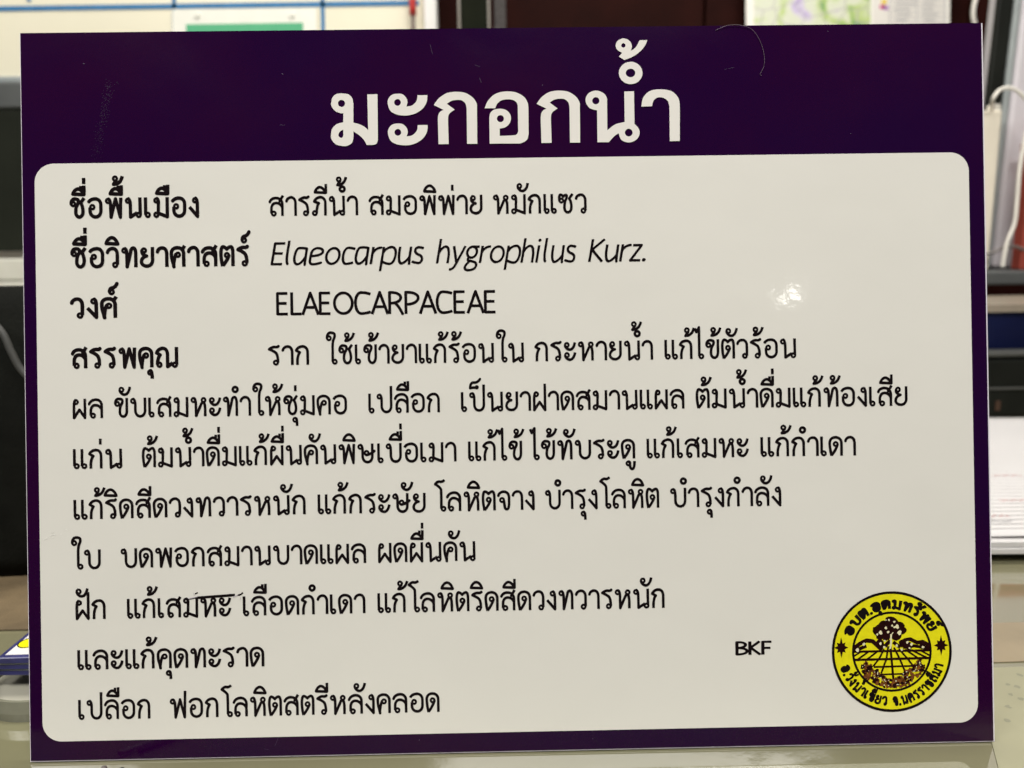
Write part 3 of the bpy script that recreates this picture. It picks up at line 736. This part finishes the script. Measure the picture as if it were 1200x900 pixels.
# ---------------------------------------------------------------- the sign
sign = tag(empty('plant_sign', (0, 0, SZ), (math.radians(80), 0, 0)), 'glossy purple and white sign board with black Thai text and a round yellow emblem', 'sign')
def rrect(name, x0, y0, x1, y1, r, z0, z1, m, parent, n=10, bev=0):
    bm = bmesh.new(); vs = []
    if r <= 0: vs = [bm.verts.new(p) for p in ((x1, y1, z1), (x0, y1, z1), (x0, y0, z1), (x1, y0, z1))]
    else:
        for cx_, cy_, a0 in ((x1 - r, y1 - r, 0), (x0 + r, y1 - r, 90), (x0 + r, y0 + r, 180), (x1 - r, y0 + r, 270)):
            for k in range(n + 1):
                a = math.radians(a0 + 90 * k / n); vs.append(bm.verts.new((cx_ + r * math.cos(a), cy_ + r * math.sin(a), z1)))
    ext = bmesh.ops.extrude_face_region(bm, geom=[bm.faces.new(vs)])
    for v in [g for g in ext['geom'] if isinstance(g, bmesh.types.BMVert)]: v.co.z = z0
    bmesh.ops.recalc_face_normals(bm, faces=bm.faces)
    return from_bm(name, bm, m, parent)
rrect('board', -.2004, -.0005, .2007, .30065, 0, -.0032, 0, M['pvc_white'], sign)
rrect('purple_print', -.2, .0000, .2, .3006, 0, .0001, .0003, M['purple'], sign)
rrect('white_panel', -.1949, .0079, .1936, .2464, .0078, .00035, .0005, M['white_film'], sign)
# prop behind the board that keeps it leaning
pr = rrect('prop', -.03, .0, .03, .219, .004, -.0015, .0, M['pvc_white'], sign)
pr.location = (0, .215, -.0045); pr.rotation_euler = (math.radians(180 + 28), 0, 0)

def flat(name, V, F, z, m, parent):
    me = bpy.data.meshes.new(name); me.from_pydata([(v[0], v[1], z) for v in V], [], F); me.update()
    return link(name, me, m, parent)
def outline(s):
    pts = [(Vector([float(q) for q in t.rstrip('!').split(',')]), t.endswith('!')) for t in s.split()]
    n = len(pts); out = []
    for i in range(n):
        p0, p1, p2, p3 = pts[i - 1], pts[i], pts[(i + 1) % n], pts[(i + 2) % n]
        out.append(p1[0])
        if p1[1] and p2[1]: continue
        a = p1[0] if p1[1] else p0[0]; d = p2[0] if p2[1] else p3[0]
        for k in range(1, 5):
            t = k / 5; b, c = p1[0], p2[0]
            out.append(0.5 * ((2 * b) + (c - a) * t + (2 * a - 5 * b + 4 * c - d) * t * t + (3 * b - a - 3 * c + d) * t ** 3))
    return out
TITLE = [  # outlines of the seven large characters, millimetres on the sign's face; holes after the bar
    "-68.00,265.73! -70.29,266.53 -71.98,268.47 -72.22,270.21 -71.54,272.50 -69.79,273.83 -67.30,273.99 -65.01,273.58 -63.50,272.03 -63.03,269.71! -63.15,261.83! -60.41,261.03 -58.32,259.85 -57.07,258.57! -57.22,273.49! -53.00,273.56! -53.10,254.60! -53.63,253.06 -54.98,252.46! -57.78,252.50! -58.97,254.67 -60.86,256.61 -63.21,258.18! -63.25,255.49 -63.97,253.38 -65.91,252.25 -67.83,252.16 -70.50,252.89 -72.19,254.83 -72.50,256.95 -71.93,259.44 -69.98,261.34 -67.37,262.00! -67.23,265.84! | -66.48,269.83 -66.69,269.10 -67.23,268.57 -67.96,268.39 -68.69,268.59 -69.21,269.13 -69.39,269.87 -69.19,270.59 -68.65,271.12 -67.92,271.31 -67.19,271.10 -66.67,270.56 | -67.41,259.00! -67.46,256.31 -68.35,255.55 -69.30,256.33 -69.36,257.29 -68.69,258.25",
    "-44.48,273.65 -42.57,273.32 -41.05,271.77 -40.62,270.03 -41.11,268.22! -38.80,268.66 -36.85,270.56 -36.43,272.87! -32.32,272.90! -32.63,270.13 -34.21,267.45 -36.93,265.56 -39.63,264.71 -42.32,264.54 -45.38,265.08 -47.85,266.65 -48.84,269.74 -48.35,271.85 -46.79,273.29 | -43.35,269.98 -43.54,269.29 -44.06,268.79 -44.75,268.61 -45.44,268.81 -45.94,269.32 -46.11,270.02 -45.91,270.71 -45.40,271.21 -44.71,271.38 -44.02,271.19 -43.52,270.68",
    "-44.56,261.26 -42.64,260.93 -41.13,259.37 -40.70,257.64 -41.19,255.83! -38.88,256.27 -36.93,258.17 -36.51,260.47! -32.39,260.50! -32.71,257.73 -34.29,255.06 -37.00,253.17 -39.71,252.31 -42.40,252.16 -45.46,252.69 -47.93,254.26 -48.92,257.35 -48.42,259.46 -46.87,260.91 | -43.42,257.55 -43.62,256.86 -44.13,256.36 -44.83,256.19 -45.52,256.38 -46.01,256.89 -46.19,257.59 -45.99,258.28 -45.48,258.78 -44.79,258.96 -44.10,258.76 -43.60,258.25",
    "-29.74,268.75! -27.70,271.42 -24.98,273.31 -22.66,273.98 -20.16,274.14 -16.51,273.60 -13.47,271.64 -11.97,269.31 -11.81,267.19! -11.92,252.40! -16.16,252.45! -16.11,267.24! -16.58,269.17 -18.10,270.53 -20.21,270.75 -22.53,270.32 -24.28,269.18! -21.05,266.72! -22.79,265.58 -23.66,264.44 -23.92,262.71! -23.77,252.46! -28.00,252.44! -28.14,262.76! -27.88,264.68 -27.02,266.02 -25.66,266.66!",
    "-8.61,267.15! -7.34,270.02 -4.99,272.50 -2.27,273.70 1.20,274.05 4.66,273.55 7.71,271.78 9.22,269.44 9.57,267.32! 9.47,256.14! 8.97,254.22 7.80,253.08 5.86,252.33! -6.77,252.41! -6.75,263.27! -6.26,265.19 -4.70,266.52 -2.00,266.88 0.31,266.27 1.82,264.71 2.25,262.78 1.56,260.67 -0.19,259.15 -2.51,258.60! -2.56,255.59! 3.22,255.75 4.57,256.20 5.17,257.35! 5.15,268.14! 4.59,269.50 3.07,270.48 0.95,270.77 -1.56,270.34 -3.31,269.01 -4.23,267.10! | -0.68,262.74 -0.88,262.01 -1.43,261.48 -2.16,261.29 -2.89,261.50 -3.42,262.04 -3.60,262.77 -3.39,263.50 -2.85,264.03 -2.11,264.22 -1.39,264.02 -0.86,263.47",
    "13.01,268.74! 15.06,271.42 17.79,273.32 20.11,273.98 22.62,274.15 26.28,273.60 29.33,271.64 30.84,269.31 31.00,267.18! 30.88,252.37! 26.63,252.42! 26.68,267.23! 26.21,269.17 24.68,270.54 22.57,270.75 20.25,270.32 18.49,269.18! 21.73,266.71! 19.98,265.58 19.11,264.43 18.85,262.70! 19.00,252.44! 14.75,252.41! 14.61,262.75! 14.87,264.67 15.74,266.01 17.10,266.65!",
    "38.15,265.71! 34.96,266.81 33.40,269.77 34.52,272.70 37.75,274.00 40.94,272.89 42.25,271.00 42.38,269.40! 42.29,257.38! 45.54,259.74 49.57,260.76! 49.61,273.48! 53.68,273.54! 53.68,259.91! 55.15,258.29 55.76,256.14 54.54,253.49 51.30,252.19 48.11,253.30 46.98,256.09! 45.03,254.78 42.85,252.40! 38.10,252.46! | 39.18,269.70 38.96,268.96 38.41,268.42 37.66,268.23 36.91,268.43 36.37,268.99 36.18,269.74 36.40,270.48 36.95,271.03 37.70,271.22 38.45,271.01 38.99,270.45 | 52.81,256.29 52.59,255.49 51.99,254.91 51.18,254.70 50.38,254.93 49.81,255.52 49.60,256.33 49.83,257.12 50.43,257.70 51.24,257.91 52.03,257.68 52.61,257.09",
    "56.63,267.09! 57.49,270.83 60.21,273.47 64.51,274.22 69.32,273.36 72.22,270.39 72.70,266.90! 72.46,252.57! 68.28,252.51! 68.36,266.96! 67.65,269.37 65.53,270.73 63.38,270.76 61.75,269.44 61.07,267.15!",
    "57.34,281.10 57.07,279.66 56.35,278.37 55.25,277.36 53.86,276.71 52.34,276.50 50.82,276.75 49.46,277.42 48.39,278.46 47.71,279.77 47.49,281.21 47.76,282.64 48.48,283.93 49.58,284.95 50.97,285.59 52.49,285.80 54.01,285.56 55.37,284.88 56.44,283.84 57.12,282.54 | 54.34,281.13 54.06,280.25 53.33,279.61 52.33,279.39 51.35,279.64 50.63,280.29 50.38,281.17 50.66,282.05 51.40,282.69 52.39,282.92 53.38,282.67 54.09,282.02",
    "47.60,287.94! 48.97,289.64! 47.11,290.73 46.34,292.61 47.17,294.58 49.60,295.62 51.99,294.69 53.13,292.53 52.57,290.40! 54.62,291.72 56.38,294.80! 59.60,294.76! 58.38,292.21 56.20,289.83 52.95,287.72 49.83,286.63! | 50.46,292.67 50.33,292.22 49.99,291.89 49.54,291.77 49.08,291.90 48.76,292.23 48.64,292.69 48.77,293.14 49.11,293.47 49.57,293.59 50.02,293.46 50.35,293.13",
]

LINES = [
    ("ชื่อพื้นเมือง", "b", -180.52, -127.62, 223.76, 223.59),
    ("สารภีน้ำ", "r", -98.53, -61.78, 223.52, 223.45),
    ("สมอพิพ่าย", "r", -57.18, -10.21, 223.42, 223.19),
    ("หมักแซว", "r", -5.77, 33.01, 223.20, 223.04),
    ("ชื่อวิทยาศาสตร์", "b", -180.47, -107.31, 203.17, 203.02),
    ("Elaeocarpus", "i", -98.38, -33.98, 203.18, 202.98),
    ("hygrophilus", "i", -29.90, 29.26, 202.99, 202.69),
    ("Kurz.", "i", 33.39, 57.49, 202.74, 202.69),
    ("วงศ์", "b", -180.60, -162.00, 182.44, 182.38),
    ("ELAEOCARPACEAE", "r", -96.16, -4.64, 182.46, 182.03),
    ("สรรพคุณ", "b", -180.62, -136.89, 161.68, 161.60),
    ("ราก", "r", -99.82, -82.88, 161.76, 161.71),
    ("ใช้เข้ายาแก้ร้อนใน", "r", -75.81, 6.05, 161.75, 161.50),
    ("กระหายน้ำ", "r", 10.67, 59.82, 161.64, 161.63),
    ("แก้ไข้ตัวร้อน", "r", 64.71, 119.64, 161.70, 161.49),
    ("ผล", "r", -180.68, -168.22, 141.03, 141.01),
    ("ขับเสมหะทำให้ชุ่มคอ", "r", -163.59, -67.65, 141.11, 140.99),
    ("เปลือก", "r", -58.70, -29.06, 141.27, 141.14),
    ("เป็นยาฝาดสมานแผล", "r", -20.34, 72.55, 141.25, 141.06),
    ("ต้มน้ำดื่มแก้ท้องเสีย", "r", 77.48, 166.05, 141.09, 140.76),
    ("แก่น", "r", -180.66, -160.63, 120.29, 120.19),
    ("ต้มน้ำดื่มแก้ผื่นคันพิษเบื่อเมา", "r", -152.34, -22.65, 120.37, 120.64),
    ("แก้ไข้", "r", -17.68, 4.58, 120.73, 120.71),
    ("ไข้ทับระดู", "r", 8.14, 51.59, 120.75, 120.62),
    ("แก้เสมหะ", "r", 56.59, 99.16, 120.64, 120.46),
    ("แก้กำเดา", "r", 104.17, 144.04, 120.51, 120.30),
    ("แก้ริดสีดวงทวารหนัก", "r", -180.76, -85.24, 99.33, 99.86),
    ("แก้กระษัย", "r", -80.30, -35.73, 99.84, 99.76),
    ("โลหิตจาง", "r", -32.01, 9.51, 100.05, 100.09),
    ("บำรุงโลหิต", "r", 13.92, 61.31, 100.09, 99.96),
    ("บำรุงกำลัง", "r", 66.06, 112.41, 99.95, 99.91),
    ("ใบ", "r", -181.94, -170.12, 78.79, 78.79),
    ("บดพอกสมานบาดแผล", "r", -161.76, -60.72, 78.98, 79.23),
    ("ผดผื่นคัน", "r", -55.80, -15.42, 79.29, 79.36),
    ("ฝัก", "r", -180.73, -168.21, 58.15, 58.12),
    ("แก้เสมหะ", "r", -159.44, -116.68, 58.12, 58.22),
    ("เลือดกำเดา", "r", -111.79, -61.32, 58.26, 58.43),
    ("แก้โลหิตริดสีดวงทวารหนัก", "r", -56.19, 63.06, 58.50, 58.28),
    ("และแก้คุดทะราด", "r", -180.09, -103.47, 37.37, 37.25),
    ("เปลือก", "r", -180.04, -150.47, 16.83, 16.67),
    ("ฟอกโลหิตสตรีหลังคลอด", "r", -142.49, -31.36, 16.65, 16.96),
    ("BKF", "k", 92.43, 107.62, 38.03, 37.98),
]
Hb = {'t': .02130, 'b': .00830, 'r': .00808, 'i': .00808, 'k': .00480}
for spec in TITLE:
    loops = [outline(q) for q in spec.split('|')]; vs = []; fs = []
    for p in loops: fs.append(list(range(len(vs), len(vs) + len(p)))); vs += p
    fs = [f if sum(vs[f[i]].cross(vs[f[(i + 1) % len(f)]]) for i in range(len(f))) > 0 else f[::-1] for f in fs]
    V, E_, F, a1, a2, oF = geometry.delaunay_2d_cdt(vs, [], fs, 1, 1e-4)
    me = bpy.data.meshes.new('title_letter'); me.from_pydata([(v[0] / 1e3, v[1] / 1e3, .00062) for v in V], [], [f for f, o in zip(F, oF) if list(o) == [0]]); me.update()
    link('title_letter', me, M['ink_white'], sign)
for text, wt, xa, xb, ya, yb in LINES:
    if wt == 't': continue
    H = Hb[wt]; xa, xb, ya, yb = xa / 1e3, xb / 1e3, ya / 1e3, yb / 1e3
    sh = .18 if wt == 'i' else 0
    V, F = text_tris(text, wt, xa, xb - (.16 * H if wt == 'i' and text[0] != 'K' else 0), H, sh)
    sl = (yb - ya) / (xb - xa)
    V = [(x, y + ya + (x - xa) * sl) for x, y in V]
    o = flat('heading' if wt == 'b' else 'lettering', V, F, .00062, M['ink_black'], sign)

def strokes(name, lst, z, m, parent):
    """lst of (points, width) in metres on the sign's face"""
    polys = []
    for pts, wd in lst:
        pts = [Vector(p) for p in pts]
        for a, b in zip(pts[:-1], pts[1:]):
            d = (b - a).normalized(); n_ = Vector((-d.y, d.x)) * wd / 2; polys.append([a - n_, b - n_, b + n_, a + n_])
        for p in pts[1:-1]: polys.append([p + Vector((math.cos(k * PI / 5), math.sin(k * PI / 5))) * wd / 2 for k in range(10)])
    S = 1000
    vs = []; fs = []
    for p in polys:
        fs.append(list(range(len(vs), len(vs) + len(p)))); vs += [q * S for q in p]
    V, E_, F, a1, a2, oF = geometry.delaunay_2d_cdt(vs, [], fs, 1, 1e-4)
    return flat(name, [(v[0] / S, v[1] / S) for v in V], [f for f, o in zip(F, oF) if len(o)], z, m, parent)
# pen stroke that scored out a word, and its ragged ends
strokes('pen_mark', [([(-.1310, .0661), (-.1240, .0665), (-.1150, .0670)], .00105), ([(-.1345, .0655), (-.1310, .0661)], .00035),
                     ([(-.1140, .0668), (-.1126, .0672), (-.1117, .0679)], .0006), ([(-.1315, .0677), (-.1303, .0683)], .0004)], .00066, M['ink_black'], sign)
strokes('scratch', [([(-.1342, .0659), (-.1305, .0666)], .0004), ([(-.1158, .0661), (-.1138, .0670)], .0004), ([(-.1128, .0650), (-.1127, .0662)], .00025), ([(-.1322, .0684), (-.1318, .0672)], .0002)], .00070, M['scratch'], sign)
# small scuffs and dust on the purple
sc_ = []
rs = random.Random(3)
for k in range(14):
    x = rs.uniform(-.19, .19); y = rs.uniform(.250, .298) if k % 4 else rs.uniform(.002, .006); a = rs.uniform(0, PI); l = rs.choice((.0003, .0004, .0006, .0022, .004))
    wd = .00022 if l < .001 else .00007
    sc_.append(([(x, y), (x + l * math.cos(a), y + l * math.sin(a))], wd))
M['scuff'] = laminate('scuff', (0.10, 0.07, 0.13), var=.2, rough=.5)
o = strokes('scuff_marks', sc_, .00050, M['scuff'], sign); o['kind'] = 'stuff'

sm = []  # faint reflection streak on the header, painted as tiny lighter dots
for k in range(240):
    t_ = rs.random(); x = -.1635 - .006 * t_ + rs.gauss(0, .0011); y = .279 - .030 * t_ + rs.gauss(0, .0012); l = rs.uniform(.0001, .0003)
    sm.append(([(x, y), (x + l, y + l * rs.uniform(-1, 1))], .00012))
M['reflection_streak'] = laminate('reflection_streak', (0.036, 0.020, 0.055), var=.2, rough=.4)
strokes('reflection_streak', sm, .00048, M['reflection_streak'], sign)['kind'] = 'stuff'
gl = []  # small lamp glints on the white panel, painted as pale strokes
for k in range(14):
    x = -.1893 + rs.gauss(0, .0035); y = .0925 + rs.gauss(0, .0008) + (x + .1893) * .25; l = rs.uniform(.0004, .0010); a = rs.uniform(.2, 1.2)
    gl.append(([(x, y), (x + l * math.cos(a), y + l * math.sin(a))], .00022))
M['pale_scuff'] = laminate('pale_scuff', (0.88, 0.87, 0.82), var=.02, rough=.3)
strokes('painted_glints', gl, .00064, M['pale_scuff'], sign)['kind'] = 'stuff'

# thin hair clinging to the top edge
hp = [(.0880, .2985, .0006), (.0930, .3003, .0010), (.0985, .3004, .0010), (.1035, .2985, .0009), (.1068, .2935, .0008), (.1083, .2880, .0008), (.1082, .2835, .0007), (.1065, .2800, .0007), (.1072, .2795, .0007)]
RX = Matrix.Rotation(math.radians(80), 3, 'X')
hw = [RX @ Vector(p) + Vector((0, 0, SZ)) for p in hp]
mk('hair', (0.14, 0.10, 0.13), rough=.4)
o = tube('hair', [p - hw[0] for p in hw], .00008, M['hair'], n=6); o.location = hw[0]; tag(o, 'thin curled pale hair stuck on the top edge of the purple sign', 'hair')

# ---------------------------------------------------------------- the round emblem
EC = Vector((.1577, .0382)); ER = .02515
def ep(X, Y): return Vector((EC.x + (X - 480) / 425 * ER, EC.y + (468 - Y) / 425 * ER))
def disc2(name, r, z, m, parent, n=96, r0=0):
    V = []; F = []
    for k in range(n):
        a = 2 * PI * k / n; V.append((EC.x + r * math.cos(a), EC.y + r * math.sin(a)))
    if r0:
        for k in range(n):
            a = 2 * PI * k / n; V.append((EC.x + r0 * math.cos(a), EC.y + r0 * math.sin(a)))
        F = [(k, (k + 1) % n, n + (k + 1) % n, n + k) for k in range(n)]
    else: F = [tuple(range(n))]
    return flat(name, V, F, z, m, parent)
emb = disc2('emblem', ER * .99, .00060, M['yellow'], sign)
disc2('outer_ring', ER, .00068, M['ink_black'], emb, r0=ER * .958)
disc2('inner_ring', ER * .665, .00068, M['ink_black'], emb, r0=ER * .628)
def arc_text(text, a0, a1, rbase, H, upper=True):
    V, F = text_tris(text, 'm', 0, 1, H); out = []
    for x, y in V:
        a = math.radians(a0 + (a1 - a0) * x); r = rbase + (y if upper else -y)
        out.append((EC.x + r * math.cos(a), EC.y + r * math.sin(a)))
    return flat('emblem_text', out, F, .00070, M['ink_black'], emb)
arc_text('อบต.อุดมทรัพย์', 158, 27, ER * .71, ER * .148)
arc_text('อ.วังน้ำเขียว', 195.5, 263, ER * .895, ER * .142, False)
arc_text('จ.นครราชสีมา', 270.5, 344, ER * .895, ER * .142, False)
for sx_, sy_ in ((122, 433), (830, 430)):
    pts = []
    for k in range(16):
        a = PI / 2 + k * PI / 8
        r = (72 if k % 8 == 0 else 60 if k % 4 == 0 else 50 if k % 2 == 0 else 31)
        pts.append(ep(sx_ + r * math.cos(a) * .85, sy_ - r * math.sin(a)))
    flat('star', [tuple(p) for p in pts] + [tuple(ep(sx_, sy_))], [(k, (k + 1) % 16, 16) for k in range(16)], .00070, M['dark_maroon'], emb)
def blobs(name, L, z, m, n=12, jag=.18, seed=1):
    rr = random.Random(seed); polys = []
    for X, Y_, r in L:
        ph = rr.random() * 6
        polys.append([ep(X + r * (1 + jag * math.sin(3 * a + ph)) * math.cos(a), Y_ + r * (1 + jag * math.sin(2 * a + ph)) * math.sin(a)) for a in [2 * PI * k / n for k in range(n)]])
    S = 1000; vs = []; fs = []
    for p in polys:
        p = p[::-1]; fs.append(list(range(len(vs), len(vs) + len(p)))); vs += [q * S for q in p]
    V, E_, F, a1, a2, oF = geometry.delaunay_2d_cdt(vs, [], fs, 1, 1e-4)
    return flat(name, [(v[0] / S, v[1] / S) for v in V], [f for f, o in zip(F, oF) if len(o)], z, m, emb)
k6 = ER / 425
def es(name, L, z, m): return strokes(name, [([ep(*p) for p in pts], wd * 1.2 * k6) for pts, wd in L], z, m, emb)
es('field_lines', [([(206, 464), (752, 464)], 13), ([(216, 522), (744, 518)], 14), ([(350, 574), (640, 572)], 11), ([(380, 628), (600, 626)], 10),
    ([(470, 430), (480, 560), (488, 672)], 13), ([(455, 430), (440, 520), (402, 620)], 11), ([(425, 450), (390, 515), (345, 570)], 11), ([(385, 460), (300, 522)], 11), ([(320, 462), (235, 520)], 11), ([(265, 462), (212, 494)], 10),
    ([(495, 440), (535, 520), (575, 620)], 11), ([(530, 450), (590, 520), (632, 575)], 11), ([(575, 455), (690, 535)], 11), ([(620, 460), (735, 520)], 11), ([(680, 462), (748, 500)], 10)], .00068, M['dark_maroon'])
es('hills', [([(212, 440), (250, 410), (300, 386), (345, 392), (385, 430), (410, 455)], 24), ([(215, 455), (260, 440), (300, 425)], 20), ([(430, 430), (470, 390)], 22), ([(490, 400), (540, 440)], 20),
    ([(545, 430), (570, 390), (610, 382), (660, 408), (700, 402), (748, 430)], 22), ([(560, 440), (640, 430), (745, 452)], 18)], .00070, M['dark_maroon'])
blobs('tree_crown', [(478, 268, 52), (425, 300, 48), (392, 320, 42), (360, 305, 14), (530, 300, 42), (560, 322, 26), (440, 345, 42), (510, 340, 46), (478, 315, 50), (395, 360, 24), (395, 415, 34), (560, 410, 30), (600, 430, 26), (235, 450, 22), (700, 420, 24), (735, 440, 18)], .00072, M['dark_maroon'], n=16, jag=.12)
blobs('pale_specks', [(282, 412, 10), (236, 452, 12), (400, 410, 9), (402, 332, 13), (378, 345, 7), (440, 300, 9), (462, 244, 7), (500, 258, 8), (485, 285, 7), (536, 336, 15), (520, 292, 14), (500, 296, 8), (455, 330, 9), (440, 245, 5), (590, 405, 9), (620, 420, 10), (605, 445, 7), (700, 440, 10), (425, 435, 9), (515, 425, 9), (550, 455, 8), (430, 390, 7)], .00075, M['pale_ink'], n=10, jag=.25, seed=5)
es('trunk', [([(468, 448), (474, 400), (476, 345)], 10), ([(476, 350), (492, 332)], 5)], .00076, M['pale_ink'])
rr = random.Random(11); L1 = []; L2 = []
for k in range(230):
    a = math.radians(rr.uniform(202, 338)); r = rr.uniform(.40, .575); s_ = abs(math.cos(a))
    r = .60 - rr.random() * (.08 + .12 * (1 - abs(abs(s_) - .6)))
    L1.append((480 + 425 * r * math.cos(a), 468 - 425 * r * math.sin(a), rr.uniform(7, 15)))
for k in range(38):
    X, Y_, r = rr.choice(L1); L2.append((X + rr.uniform(-12, 12), Y_ + rr.uniform(-12, 12), rr.uniform(2.5, 5)))
blobs('leaf_garland', L1, .00072, M['leaf_ink'], n=8, jag=.35, seed=2)
blobs('garland_berries', rr.sample(L1, 60), .00073, M['dark_maroon'], n=7, jag=.3, seed=4)
blobs('garland_lights', L2, .00077, M['pale_ink'], n=6, jag=.2, seed=3)
